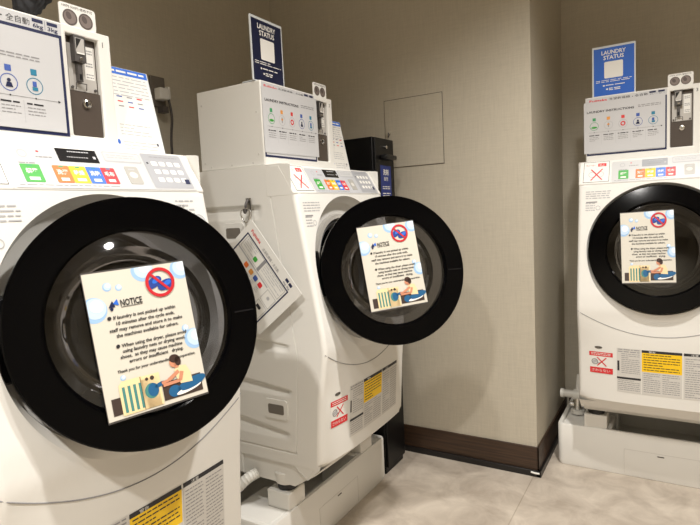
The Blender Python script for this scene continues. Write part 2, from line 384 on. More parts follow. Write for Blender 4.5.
def washer(k, door_deg, label, lit, panelmat):
    base = (W/2, -.25, .24); xf = mach(base)
    R = thing('washing_machine', k, base, label, 'washing machine', 'washing machines')
    # cabinet shell
    mb = MB(xf)
    fp = [(S(0, z), z) for z in [ZB+(1.209-ZB)*i/14 for i in range(15)]]
    poly = [(-.5, .345), (.02, .345), (.072, .305), (.12, .345)]+fp+[(.03, 1.25), (.02, 1.303), (-.5, 1.303)]
    n = len(poly)
    P = [(0, a, b) for a, b in poly]+[(W, a, b) for a, b in poly]
    mb.add(P, [(i, (i+1) % n, n+(i+1) % n, n+i) for i in range(n) if not 3 <= i < 19], 'white')
    cap = [(-.49, .345), (.02, .345), (.072, .3045), (.118, .345), (.1235, .3602), (-.49, .3602)]
    for u in (.0008, W-.0008): mb.add([(u, a, b) for a, b in cap], [(0, 1, 2, 3, 4, 5)], 'white')
    mb.build('cabinet', R, smooth=30)
    # front cowl with the door opening
    mb = MB(xf); NA = 128; angs = [2*pi*i/NA for i in range(NA)]
    for cx, cy in ((0, ZB), (W, ZB), (0, 1.209), (W, 1.209)):
        t = math.atan2(cy-ZC, cx-UC) % (2*pi); j = min(range(NA), key=lambda i: abs(angs[i]-t)); angs[j] = t
    P = []; F = []; NR = 26
    for j in range(NR+1):
        q = (j/NR)**1.0
        for t in angs:
            c, s_ = cos(t), sin(t)
            ro = min([(W-UC)/c if c > 1e-9 else 1e9, -UC/c if c < -1e-9 else 1e9, (1.209-ZC)/s_ if s_ > 1e-9 else 1e9, (ZB-ZC)/s_ if s_ < -1e-9 else 1e9])
            rk = RO+.022*max(0, -s_)**1.6; r = rk+(ro-rk)*(1-(1-q)**1.6)
            u = UC+r*c; z = ZC+r*s_; P.append((u, S(u, z), z))
    for j in range(NR):
        for i in range(NA): i2 = (i+1) % NA; F.append((j*NA+i, j*NA+i2, (j+1)*NA+i2, (j+1)*NA+i))
    mb.add(P, F, 'white')
    # chamfer under the cowl
    NB = 16; P = []
    for i in range(NB+1):
        u = W*i/NB; P += [(u, S(u, ZB), ZB), (u, .072+(S(u, ZB)-.118)*.4, .305)]
    mb.add(P, [(2*i, 2*i+2, 2*i+3, 2*i+1) for i in range(NB)], 'white')
    # dish around the opening
    P = []
    for t in angs:
        rk = RO+.022*max(0, -sin(t))**1.6; u = UC+rk*cos(t); z = ZC+rk*sin(t); P.append((u, S(u, z), z))
    for (r, h) in ((.243, -.014), (.236, -.032), (.218, -.045), (.196, -.050)):
        for t in angs: P.append(tuple(DC+DA*(r*cos(t))+DB*(r*sin(t))+DN*h))
    mb.add(P, [(j*NA+i, j*NA+(i+1) % NA, (j+1)*NA+(i+1) % NA, (j+1)*NA+i) for j in range(4) for i in range(NA)], 'white')
    mb.build('front_cowl', R, smooth=32)
    mb = MB(xf); mb.revolve(DC, DA, DB, DN, [(.199, -.0485), (.194, -.034), (.182, -.034), (.176, -.055)], 'recess_grey'); mb.build('opening_ring', R)
    mb = MB(xf); mb.revolve(DC, DA, DB, DN, [(.180, -.052), (.170, -.042), (.158, -.06), (.163, -.085), (.155, -.10), (.165, -.13)], 'rubber'); mb.build('gasket', R)
    mb = MB(xf); pf = [(.165, -.13), (.205, -.15)]+[(.205-.004*(i % 2), -.15-.25*i/10) for i in range(1, 11)]+[(.16, -.44), (.05, -.42), (.0005, -.42)]
    mb.revolve(DC, DA, DB, DN, pf, 'steel')
    for i in range(3):
        t = 2*pi*i/3+.5; c = DC+DA*(.185*cos(t))+DB*(.185*sin(t)); mb.cyl(c-DN*.16, c-DN*.38, .022, 'steel', 12)
    mb.build('drum', R)
    # smile-shaped joint
    pts = []
    for i in range(41):
        u = .004+(W-.008)*i/40; s = 2*u/W-1; z = .632+.088*abs(s)**2.0
        pts.append((u, S(u, z)+.0002, z))
    mb = MB(xf); mb.tube(pts, .0013, 'ink_grey', 6); mb.build('panel_joint', R)
    # side panels with pressed beads
    def bead(w_, z):
        for (zb, zh, w0, w1, sl) in ((1.135, .047, -.46, -.05, 0), (.712, .026, -.45, .028, .11), (.568, .024, -.45, .028, .11), (.425, .026, -.45, .012, .14)):
            if w0 < w_ < w1:
                t = (z-zb)/(zh+(w1-w_)*sl)
                if 0 < t < 1: return -.011*min(1, t/.7, (1-t)/.16)*min(1, (w1-w_)/.022, (w_-w0)/.022)
        return 0
    for sd in (-1, 1):
        mb = MB(xf); NZ = 320; P = []; F = []
        for j in range(NZ+1):
            z = .345+(1.3035-.345)*j/NZ
            fr_ = S(0, z) if z > ZB else .12+(z-.345)*.3
            fr_ = min(fr_, interp(z, (1.209, 1.3035), (1, .0304)) if z > 1.25 else 1)
            wr = interp(z, (.386, .70, 1.3), (.033, .060, -.024))
            cols = [-.5+(wr-.0025+.5)*i/64 for i in range(65)]+[wr, wr+.0025]+[wr+.0025+(fr_-wr-.0025)*i/6 for i in range(1, 7)]
            NWc = len(cols)
            for i, w_ in enumerate(cols):
                h = bead(w_, z) if i < 65 else 0
                if i == 65 and z > .386: h = -.0035
                if abs(z-.386) < .0022 and i < 66: h = -.004
                P.append(((-h) if sd < 0 else W+h, w_, z))
        for j in range(NZ):
            for i in range(NWc-1): F.append((j*NWc+i, j*NWc+i+1, (j+1)*NWc+i+1, (j+1)*NWc+i))
        mb.add(P, F, 'white'); sp = mb.build('side_panel', R, smooth=50)
        if sd < 0:
            for (a0, b0, a1, b1) in ((-.082, .492, .010, .556), (-.215, 1.062, -.125, 1.128)):
                mb = MB(xf); mb.plate(frame3((.0, 0, 0), (0, 1, 0), (0, 0, 1), (-1, 0, 0)), rrect(a0, b0, a1, b1, .01), .004, 'white')
                mb.plate(frame3((-.0042, 0, 0), (0, 1, 0), (0, 0, 1), (-1, 0, 0)), rrect(a0+.014, b0+.016, a1-.014, b1-.016, .006), .0008, 'outlet')
                mb.build('carry_handle', sp, bevel=.0015)
    # base, feet
    mb = MB(xf); mb.prism([(-.49, .27), (.015, .27), (.068, .305), (.03, .345), (-.49, .345)], .006, W-.006, 'white'); 
    mb.box(.001, .006, -.47, -.20, .275, .35, 'white')
    mb.build('base', R, bevel=.004)
    for u in (.045, W-.045):
        for w_ in (-.045, -.44):
            mb = MB(xf); mb.cyl((u, w_, .305), (u, w_, .262), .046, 'white', 28, .040); mb.cyl((u, w_, .262), (u, w_, .24), .034, 'black', 24); mb.build('foot', R, bevel=.004)
    # control panel
    mb = MB(xf); mb.prism([(-.03, 1.3035), (.0304, 1.3035), (.0861, 1.209), (.07, 1.2), (-.03, 1.2)], -.0005, W+.0005, 'white')
    cp = mb.build('control_panel', R, bevel=.007)
    sl = Vector((0, .0557, -.0945)); LEN = sl.length; sd_ = sl.normalized(); nn = Vector((0, .0945, .0557)).normalized()
    pfr = frame3((0, .0304, 1.3035), (1, 0, 0), -sd_, nn)      # b: 0 at the top, -LEN at the lower edge
    tt = lambda t: -t*LEN
    mb = MB(xf); p = Print(mb, pfr, .0003, .0003)
    p.poly(rrect(.118, tt(.95), W-.02, tt(.09), .006), panelmat, 0)
    p.rect(.1155, tt(.97), .1163, tt(.06), 'ink_pale', 0)
    p.fine(.128, tt(.93), .33, tt(.885), .005, 'ink_grey', 1, .35, 1, .02)
    p.ring(.155, tt(.26), .007, .009, 'ink_pale', 1); p.ell(.185, tt(.2), .003, .002, 'red', 1)
    p.fine(.178, tt(.36), .21, tt(.30), .006, 'ink_grey', 1, .5, 1, .008)
    p.fine(.142, tt(.47), .172, tt(.44), .005, 'ink_grey', 1, .5, 1, .01)
    mb.build('panel_print', cp, normals=False)
    # do-not label
    mb = MB(xf); p = Print(mb, pfr, .0003, .0004)
    p.rect(.016, tt(.90), .110, tt(.04), 'ink', 0); p.rect(.0175, tt(.885), .1085, tt(.055), 'paper', 1)
    p.text('スニーカー', .024, tt(.22), .010, 'red', 2, width=.036); p.rect(.068, tt(.25), .098, tt(.12), 'red', 2); p.text('禁止', .072, tt(.235), .0105, 'paper', 3, width=.02)
    p.ring(.048, tt(.58), .011, .013, 'ink_pale', 2, 20); p.ring(.078, tt(.58), .011, .013, 'ink_pale', 2, 20)
    p.line(.044, tt(.82), .085, tt(.36), .0042, 'red', 3); p.line(.085, tt(.82), .044, tt(.36), .0042, 'red', 4)
    mb.build('prohibition_label', cp, normals=False)
    mb = MB(xf); mb.plate(pfr, [(.222, tt(.38)), (.307, tt(.38)), (.307, tt(.10)), (.222, tt(.10))], .0012, lit)
    p = Print(mb, pfr, .0003, .0014); p.fine(.245, tt(.19), .29, tt(.15), .006, 'ink_pale', 0, .4, 1, .006); p.fine(.24, tt(.31), .285, tt(.27), .006, 'ink_grey', 0, .4, 1, .006)
    p.rect(.296, tt(.3), .302, tt(.24), 'ink_pale', 0)
    mb.build('display', cp)
    for i, (a0, a1, m_, tx) in enumerate(((.142, .177, 'green', '標準'), (.201, .233, 'orange', '洗濯'), (.2335, .268, 'yellow', '乾燥'), (.2685, .301, 'blue', '洗乾'), (.3015, .333, 'red', '毛布'))):
        mb = MB(xf); mb.plate(pfr, rrect(a0, tt(.84), a1, tt(.48), .002), .0010, m_); p = Print(mb, pfr, .0003, .0012)
        p.text(tx, (a0+a1)/2, tt(.66), .012, 'paper', 0, width=.022, align='c', bold=True); p.rect(a0+.012, tt(.52), a0+.022, tt(.49), 'green_icon' if i < 3 else 'teal', 0)
        p.rect(a0+.008, tt(.80), a1-.008, tt(.74), 'paper', 0)
        mb.build('course_button', cp)
    mb = MB(xf); mb.plate(pfr, rrect(.360, tt(.83), .393, tt(.42), .004), .0010, 'button'); p = Print(mb, pfr, .0003, .0012); p.ell(.376, tt(.62), .010, .008, 'label_grey', 0); p.rect(.368, tt(.5), .384, tt(.47), 'ink_pale', 0)
    mb.build('start_button', cp)
    mb = MB(xf); p = Print(mb, pfr, .0003, .0006)
    p.poly(rrect(.322, tt(.33), .413, tt(.08), .004), 'ink_pale', 0); p.poly(rrect(.3235, tt(.30), .4115, tt(.11), .004), 'white_panel', 1)
    p.fine(.33, tt(.25), .40, tt(.16), .006, 'ink_pale', 2, .35, 1, .014)
    mb.build('coin_notice', cp, normals=False)
    mb = MB(xf); p = Print(mb, pfr, .0003, .0006)
    p.poly(rrect(.418, tt(.92), .532, tt(.05), .004), 'ink_pale', 0); p.poly(rrect(.4195, tt(.905), .5305, tt(.065), .004), 'keypad', 1)
    for i in range(4):
        for j in range(3):
            p.poly(rrect(.438+i*.022, tt(.36+j*.2), .454+i*.022, tt(.25+j*.2), .003), 'paper', 2)
    p.rect(.512, tt(.80), .526, tt(.68), 'navy', 3); p.ell(.428, tt(.30), .003, .0025, 'ink', 2)
    p.fine(.44, tt(.16), .52, tt(.13), .006, 'ink_grey', 2, .3, 1, .012)
    mb.build('keypad', cp, normals=False)
    # prints on the cowl
    cfr = lambda a, b, h: Vector((a, S(a, b)+.0006+h, b))
    mb = MB(xf); p = Print(mb, cfr, .0003, .0003, .02)
    p.fine(.028, 1.150, .118, 1.183, .0085, 'ink_pale', 0, .35, .9, .02); p.fine(.028, 1.10, .062, 1.138, .009, 'ink_pale', 0, .35, .9, .012)
    p.rect(.03, 1.139, .07, 1.143, 'ink_grey', 0); p.ring(.073, 1.118, .007, .0085, 'ink_pale', 0, 20)
    mb.build('specification_print', R, normals=False)
    mb = MB(xf); p = Print(mb, cfr, .0003, .0003, .02)
    p.fine(.462, 1.150, .515, 1.190, .010, 'ink_pale', 0, .35, .9, .02); p.text('ECO', .470, 1.173, .010, 'ink_grey', 1, width=.016, bold=True)
    mb.build('energy_print', R, normals=False)
    mb = MB(xf); p = Print(mb, cfr, .0003, .0003, .02); p.ring(.523, 1.135, .019, .0215, 'ink_pale', 0, 32); p.ring(.523, 1.135, .0, .019, 'white_panel', 0, 32)
    mb.build('filter_cap', R, normals=False)
    # warning labels on the kick panel
    mb = MB(xf); p = Print(mb, cfr, .0003, .0003, .02)
    p.rect(.043, .470, .128, .556, 'paper', 0); p.rect(.043, .539, .128, .556, 'red', 1); p.rect(.045, .470, .128, .493, 'red', 1)
    p.fine(.05, .543, .12, .552, .006, 'paper', 2, .4, 1, .012); p.text('さわらない', .052, .477, .013, 'paper', 2, width=.066)
    p.line(.072, .500, .105, .534, .004, 'red', 2); p.line(.105, .500, .072, .534, .004, 'red', 3)
    p.ell(.063, .516, .010, .006, 'ink_pale', 1, .4); p.ring(.063, .516, .009, .012, 'ink_grey', 2, 16); p.line(.068, .508, .082, .513, .003, 'ink_grey', 2)
    p.ell(.077, .574, .014, .0055, 'outlet', 0)
    p.text('洗濯', .063, .572, .008, 'ink', 1, width=.026)
    mb.build('warning_label', R, normals=False)
    mb = MB(xf); p = Print(mb, cfr, .0003, .0003, .02)
    p.rect(.142, .405, .224, .580, 'label_grey', 0); p.fine(.146, .565, .22, .577, .008, 'ink_grey', 1, .4, .9, .02); p.fine(.158, .480, .22, .560, .0075, 'ink_grey', 1, .3, .85, .012)
    p.rect(.144, .49, .151, .53, 'ink', 1); p.rect(.142, .458, .224, .466, 'ink', 1); p.fine(.146, .408, .22, .454, .0075, 'ink_grey', 1, .3, .85, .012)
    mb.build('manual_label', R, normals=False)
    mb = MB(xf); p = Print(mb, cfr, .0003, .0003, .02)
    p.rect(.227, .495, .357, .569, 'label_yellow', 0); p.rect(.227, .569, .357, .579, 'ink', 0); p.rect(.227, .405, .357, .495, 'label_grey', 0)
    p.text('警告', .250, .5705, .008, 'paper', 1, width=.022); p.fine(.233, .502, .35, .564, .0098, 'ink', 1, .3, .8, .014); p.fine(.233, .408, .288, .49, .008, 'ink_grey', 1, .3, .85, .012); p.fine(.295, .408, .35, .49, .008, 'ink_grey', 1, .3, .85, .012)
    mb.build('yellow_warning_label', R, normals=False)
    mb = MB(xf); p = Print(mb, cfr, .0003, .0003, .02)
    p.rect(.362, .405, .488, .569, 'label_grey', 0); p.rect(.362, .569, .488, .579, 'ink', 0); p.text('注意', .385, .5705, .008, 'paper', 1, width=.022)
    p.fine(.367, .408, .42, .560, .0085, 'ink_grey', 1, .3, .85, .012); p.fine(.428, .408, .484, .560, .0085, 'ink_grey', 1, .3, .85, .012)
    mb.build('caution_label', R, normals=False)
    # door hinge on the cabinet
    mb = MB(xf); HG = Vector((.042, .134, .957))
    mb.prism([(.085, .885), (.128, .885), (.108, 1.03), (.065, 1.03)], .040, .078, 'black'); mb.build('hinge', R, bevel=.005)
    # door
    mb = MB(mach(tuple(HG)))
    mb.revolve(DC, DA, DB, DN, [(.174, -.018), (.172, .004), (.176, .0110), (.180, .0125), (.2355, .0128), (.2378, .011), (.238, .003), (.236, -.020), (.226, -.028), (.196, -.028), (.174, -.018)], 'black_gloss', 96)
    door = mb.build('door', R, smooth=12, loc=mach(base)(tuple(HG)))
    door.rotation_euler = (0, 0, -radians(door_deg))
    mb = MB(mach(tuple(HG))); mb.revolve(DC, DA, DB, DN, [(.174, .004), (.14, .009), (.09, .012), (.04, .0135), (.0005, .014)], 'door_glass', 64); mb.build('door_glass', door)
    mb = MB(mach(tuple(HG))); mb.revolve(DC, DA, DB, DN, [(.176, -.020), (.150, -.034), (.142, -.075), (.125, -.10), (.08, -.115), (.0005, -.118)], 'bowl_glass', 64); mb.build('glass_bowl', door)
    mb = MB(mach(tuple(HG))); f = frame3(DC, DA, DB, DN)
    mb.plate(lambda a, b, h: f(a, b, .0125+h), rrect(.182, -.016, .228, -.0128, .0012), .0012, 'lcd'); mb.build('door_handle', door)
    return door

def doorframe(deg):                                # frame on the door face in machine coordinates
    HG = Vector((.042, .134, .957)); t = radians(deg)
    def rot(v): return Vector((v[0]*cos(t)-v[1]*sin(t), v[0]*sin(t)+v[1]*cos(t), v[2]))
    C = HG+rot(DC-HG); return C, rot(DA), rot(DB), rot(DN)

def notice(k, deg, ca, cb, rot, label, wd=.190):
    C, a, b, n = doorframe(deg); t = radians(rot)
    A = a*cos(t)+b*sin(t); B = -a*sin(t)+b*cos(t); O = C+a*ca+b*cb+n*.0172
    ht = .264
    R = thing('notice_poster', k, tuple(O), label, 'notice', 'laundry notices')
    xf = mach(tuple(O)); fr = frame3(O, A, B, n)
    mb = MB(xf); mb.plate(fr, rrect(-wd/2-.0012, -ht/2-.0035, wd/2+.0012, ht/2+.003, .001), .0008, 'dark_metal'); mb.build('sleeve', R)
    mb = MB(xf); mb.plate(fr, [(-wd/2, -ht/2), (wd/2, -ht/2), (wd/2, ht/2), (-wd/2, ht/2)], .0014, 'cream')
    kx = wd/.190; p = Print(mb, lambda x, y, h: fr(x*kx, y, h), .00025, .0016); cl = (-.095, -ht/2, .095, ht/2)
    def bubble(x, y, r):
        p.ell(x, y, r, r, 'bubble', 0, clip=cl); p.ell(x+r*.12, y+r*.12, r*.82, r*.82, 'bubble_mid', 1, clip=cl); p.ell(x+r*.25, y+r*.28, r*.5, r*.5, 'bubble_light', 2, clip=cl)
    bubble(-.085, .066, .023); bubble(-.056, .104, .008); bubble(-.036, .100, .006); bubble(.012, .125, .021); bubble(.086, .118, .020); bubble(.088, -.022, .020); bubble(.074, .001, .007); bubble(-.058, -.062, .005)
    p.ring(.042, .098, .0225, .0285, 'red_ring', 6)
    for (x, y, r_) in ((.030, .099, .5), (.052, .092, .35)):
        p.ell(x, y, .017, .0095, 'sandal', 4, r_); p.ell(x+.004, y+.003, .008, .0045, 'blue', 5, r_)
    p.line(.024, .117, .060, .079, .005, 'red_ring', 7)
    p.poly([(-.060, .066), (-.052, .078), (-.048, .066)], 'navy', 4); p.poly([(-.052, .072), (-.043, .080), (-.041, .068)], 'blue', 4); p.ell(-.055, .063, .003, .003, 'navy', 4)
    p.text('NOTICE', -.038, .066, .0165, 'ink', 3, width=.040, bold=True); p.rect(-.038, .0635, .002, .0645, 'ink', 3)
    for s_, x, y, wdt in (('● If laundry is not picked up within', -.066, .044, .128), ('10 minutes after the cycle ends,', -.052, .033, .110), ('staff may remove and store it to make', -.066, .022, .138), ('the machines available for others.', -.056, .011, .118),
                       ('● When using the dryer, please avoid', -.060, -.008, .134), ('using laundry nets or drying wool,', -.050, -.018, .120), ('shoes,  as they may cause machine', -.056, -.028, .118), ('errors or insufficient   drying.', -.042, -.038, .104),
                       ('Thank you for your understanding and cooperation.', -.066, -.052, .150)):
        p.text(s_, x, y, .0088 if wdt < .14 or y > -.05 else .0072, 'ink', 3, width=wdt, bold=True, shear=.1)
    # drawing: washer, curtain and someone loading it
    p.rect(-.085, -.124, -.068, -.094, 'art_brown', 2); p.rect(.008, -.124, .086, -.090, 'art_brown', 2)
    p.rect(-.069, -.128, .002, -.074, 'art_cream', 3); p.poly([(-.069, -.074), (-.030, -.074), (-.026, -.067), (-.062, -.067)], 'art_cream', 3); p.rect(-.030, -.128, .006, -.068, 'art_cream', 3)
    for i in range(4): p.rect(-.064+i*.010, -.124, -.059+i*.010, -.078, 'art_teal', 4)
    p.rect(-.030, -.128, -.029, -.068, 'art_brown', 4); p.ell(-.018, -.075, .003, .003, 'art_brown', 4); p.ell(-.008, -.075, .004, .004, 'art_brown', 4)
    p.ell(-.012, -.098, .013, .014, 'art_teal', 4); p.ell(-.009, -.097, .010, .012, 'art_blue', 5); p.ell(.004, -.091, .010, .004, 'art_blue', 5, .3)
    p.ell(.066, -.104, .030, .010, 'art_blue', 4, .22); p.ell(.030, -.111, .012, .011, 'art_blue', 4); p.ell(.058, -.114, .026, .005, 'art_white', 5, .18); p.ell(.064, -.109, .022, .005, 'art_blue', 6, .18)
    p.poly([(.036, -.072), (.048, -.066), (.060, -.068), (.067, -.084), (.068, -.102), (.044, -.100), (.038, -.088)], 'art_shirt', 5)
    p.line(.044, -.076, .022, -.088, .007, 'art_skin', 6); p.line(.022, -.088, .008, -.090, .005, 'art_skin', 6); p.line(.050, -.078, .044, -.094, .007, 'art_skin', 7); p.line(.044, -.094, .010, -.095, .006, 'art_skin', 7)
    p.ell(.020, -.092, .014, .004, 'art_brown', 5, -.3)
    p.ell(.037, -.058, .008, .009, 'art_skin', 5); p.rect(.038, -.070, .046, -.060, 'art_skin', 5); p.ell(.040, -.051, .010, .008, 'art_hair', 6, -.2); p.ell(.046, -.057, .006, .009, 'art_hair', 6)
    mb.build('printed_notice', R, normals=False)
    return R

def laundry_sheet_print(p, a0, b1, a1, b0, x0=.040, tw=.178, sq=.136, ic=.109, ln=.084):
    """five-step instructions, art laid out on u 0..0.30 and z 0..0.21"""
    sx = (a1-a0)/.300; X = lambda x: a0+x*sx; Z = lambda z: b0+z*(b1-b0)/.207
    p.text('LAUNDRY INSTRUCTIONS', X(.012), Z(.163), .0115, 'ink', 1, width=tw*sx, bold=True)
    p.fine(X(tw+.026 if tw > .17 else tw+.013), Z(sq+.022 if tw < .17 else .164), X(.285 if tw > .17 else .25), Z(sq+.033 if tw < .17 else .174), .006, 'ink_grey', 1, .4, .9, .018)
    p.fine(X(.018), Z(.149), X(.045), Z(.152), .006, 'ink_grey', 1, .5, 1, .02)
    cols = ('green_icon', 'orange_icon', 'red_icon', 'blue_icon', 'teal')
    for i, c in enumerate(cols):
        x = X(x0+i*.0545); y = Z(ic)
        p.rect(x-.006, Z(sq)-.006, x+.006, Z(sq)+.006, c, 1); p.ring(x, y, .0150, .0165, 'ink_pale' if i in (1, 2) else c, 1, 28)
        if i == 0: p.ell(x, y-.005, .011, .004, 'green', 2)
        elif i == 1: p.rect(x-.002, y-.008, x+.002, y+.009, 'ink_grey', 2); p.ell(x, y+.003, .005, .003, 'orange_icon', 3)
        elif i == 2: p.ring(x, y, .005, .009, 'red', 2, 24)
        elif i == 3: p.ell(x, y+.004, .0035, .0035, 'navy', 2); p.poly([(x-.007, y-.009), (x+.007, y-.009), (x+.004, y), (x-.004, y)], 'navy', 2)
        else: p.rect(x-.004, y-.001, x+.004, y+.009, 'blue_icon', 2); p.rect(x-.005, y-.009, x+.006, y-.002, 'teal', 2)
        l = Z(ln); p.ell(x, l, .0016, .0016, 'ink', 2); p.fine(x-.019, l-.014, x+.019, l-.0105, .0062, 'ink', 1, .5, 1, .018)
        p.fine(x-.018, l-.040, x+.018, l-.019, .0065, 'ink_grey', 1, .28, .6, .01)
        if i: p.rect(x-.0272*sx-.0003, l-.05, x-.0272*sx+.0003, l-.006, 'ink_pale', 1)
    p.rect(X(.018), Z(ln)-.0004, X(.285), Z(ln)+.0004, 'ink_grey', 1); p.poly([(X(.285), Z(ln)-.003), (X(.291), Z(ln)), (X(.285), Z(ln)+.003)], 'ink', 1)

def coin_box(k, num, label):
    u0, u1, w0, w1, z0, z1 = .0118, .4184, -.31, -.0337, 1.3045, 1.566
    base = ((u0+u1)/2, -.17, z0); xf = mach(base)
    R = thing('coin_box', k, base, label, 'coin box', 'coin boxes on the washers')
    a0, a1, c0, c1, dp = .313, .388, 1.336, 1.549, .016
    mb = MB(xf)
    P = [(u, w_, z) for w_ in (w0, w1) for (u, z) in ((u0, z0), (u1, z0), (u1, z1), (u0, z1))]+[(u, w_, z) for w_ in (w1, w1-dp) for (u, z) in ((a0, c0), (a1, c0), (a1, c1), (a0, c1))]
    F = [(0, 1, 2, 3)]+[(i, (i+1) % 4, 4+(i+1) % 4, 4+i) for i in range(4)]+[(4+i, 4+(i+1) % 4, 8+(i+1) % 4, 8+i) for i in range(4)]+[(8+i, 8+(i+1) % 4, 12+(i+1) % 4, 12+i) for i in range(4)]+[(12, 13, 14, 15)]
    mb.add(P, F, 'white'); mb.build('housing', R, bevel=.004)
    for (w_, z) in ((-.29, 1.33), (-.29, 1.52), (-.055, 1.34), (-.055, 1.47), (-.26, 1.315), (-.17, 1.315), (-.08, 1.315)):
        mb = MB(xf); mb.cyl((u0, w_, z), (u0-.0015, w_, z), .0028, 'label_grey', 12); mb.build('screw', R)
    fr = frame3((0, w1, 0), (1, 0, 0), (0, 0, 1), (0, 1, 0))
    mb = MB(xf); p = Print(mb, fr, .0003, .0003)
    p.rect(.016, 1.330, .303, 1.562, 'sheet', 0)
    p.frame(.017, 1.331, .302, 1.538, .0065, 'navy', 1)
    p.text('Fujitaka', .028, 1.5455, .0135, 'red', 1, width=.066, bold=True)
    p.text('洗濯乾燥機・全自動', .100, 1.5435, .0145, 'ink', 1, width=.138, bold=False)
    p.rect(.243, 1.552, .265, 1.559, 'navy', 1); p.rect(.273, 1.552, .295, 1.559, 'navy', 1); p.text('6kg', .244, 1.5415, .011, 'navy', 1, width=.021, bold=True); p.text('3kg', .274, 1.5415, .011, 'navy', 1, width=.021, bold=True); p.rect(.2685, 1.5415, .2692, 1.559, 'navy', 1)
    p.text(str(num), .397, 1.536, .017, 'ink', 1)
    mb.build('printed_front', R, normals=False)
    wb = w1-dp
    fb = frame3((0, wb, 0), (1, 0, 0), (0, 0, 1), (0, 1, 0))
    mb = MB(xf); mb.plate(fb, [(a0+.001, c0+.001), (a1-.001, c0+.001), (a1-.001, 1.432), (a0+.001, 1.432)], .008, 'dark_plate'); lp = mb.build('lower_plate', R)
    mb = MB(xf); q = fb(.352, 1.407, .008); mb.revolve(q, Vector((1, 0, 0)), Vector((0, 0, 1)), Vector((0, 1, 0)), [(.0095, 0), (.0095, .004), (.0065, .005), (.006, .002), (.0005, .002)], 'chrome', 24)
    mb.box(.3508, .3532, wb+.009, wb+.0125, 1.401, 1.413, 'ink'); mb.build('lock', lp)
    mb = MB(xf); mb.plate(fb, [(a0+.001, 1.4325), (a1-.001, 1.4325), (a1-.001, c1-.001), (a0+.001, c1-.001)], .003, 'dark_plate')
    mb.plate(lambda a, b, h: fb(a, b, h+.003), [(a0+.006, 1.434), (a1-.005, 1.434), (a1-.005, c1-.016), (a0+.006, c1-.016)], .002, 'plate')
    for a in (a0+.011, a1-.010): mb.cyl(fb(a, 1.440, .005), fb(a, 1.440, .008), .003, 'dark_metal', 12)
    ms = mb.build('coin_mechanism', R)
    mb = MB(xf); mb.box(.327, .353, wb+.005, wb+.020, 1.4925, 1.547, 'dark_metal'); mb.box(.330, .350, wb+.020, wb+.0205, 1.512, 1.542, 'plate')
    mb.add([(.331, wb+.0208, 1.541), (.344, wb+.0208, 1.541), (.331, wb+.0208, 1.518)], [(0, 1, 2)], 'black'); mb.box(.331, .349, wb+.0205, wb+.022, 1.5085, 1.5115, 'paper')
    mb.cyl((.340, wb+.020, 1.499), (.340, wb+.023, 1.499), .0035, 'chrome', 14); mb.build('coin_slot', ms, bevel=.0008)
    mb = MB(xf); mb.box(.3345, .3455, wb+.005, wb+.015, 1.452, 1.493, 'dark_metal'); mb.box(.337, .343, wb+.015, wb+.0155, 1.456, 1.468, 'black')
    mb.tube([(.330, wb+.010, 1.436), (.330, wb+.012, 1.449), (.354, wb+.012, 1.449), (.354, wb+.010, 1.436)], .0012, 'dark_metal', 6); mb.build('return_lever', ms, bevel=.0008)
    mb = MB(xf); p = Print(mb, fb, .0003, .0054); p.rect(.3575, 1.462, .379, 1.532, 'paper', 0)
    for zc in (1.519, 1.492, 1.468): p.fine(.360, zc-.006, .377, zc+.006, .006, 'ink_grey', 1, .4, .9, .006)
    mb.build('slot_label', ms, normals=False)
    # coin tag standing on top
    ft = frame3((0, w1-.006, 0), (1, 0, 0), (0, 0, 1), (0, 1, 0))
    mb = MB(xf); mb.plate(ft, rrect(.305, 1.5645, .388, 1.612, .006), .003, 'paper')
    p = Print(mb, ft, .0003, .0033)
    for a in (.328, .364): p.ell(a, 1.584, .0165, .0165, 'coin', 0); p.ring(a, 1.584, .0135, .0165, 'coin_dark', 1, 28); p.ell(a-.003, 1.587, .006, .008, 'coin_dark', 1, .4)
    p.text('100円 500円 使用不可', .346, 1.6035, .0065, 'ink', 0, width=.07, align='c')
    mb.build('coin_tag', R, normals=False)

def instruction_sheet(k, a0, b0, a1, b1, rot, label, hlift=.0016, **kw):
    w1 = -.0337; cx, cz = (a0+a1)/2, (b0+b1)/2; O = Vector((cx, w1+hlift, cz)); t = radians(rot)
    A = Vector((cos(t), 0, sin(t))); B = Vector((-sin(t), 0, cos(t)))
    R_xf = mach(tuple(O)); fr = frame3(O, A, B, (0, 1, 0)); hw, hh = (a1-a0)/2, (b1-b0)/2
    mb = MB(R_xf); mb.plate(fr, [(-hw, -hh), (hw, -hh), (hw, hh), (-hw, hh)], .0007, 'sheet'); p = Print(mb, fr, .00025, .0009)
    laundry_sheet_print(p, -hw, hh, hw, -hh, **kw)
    o = mb.build('instruction_sheet', normals=False); place(o, k, tuple(O)); tag(o, label, 'sheet', 'laundry instruction sheets')

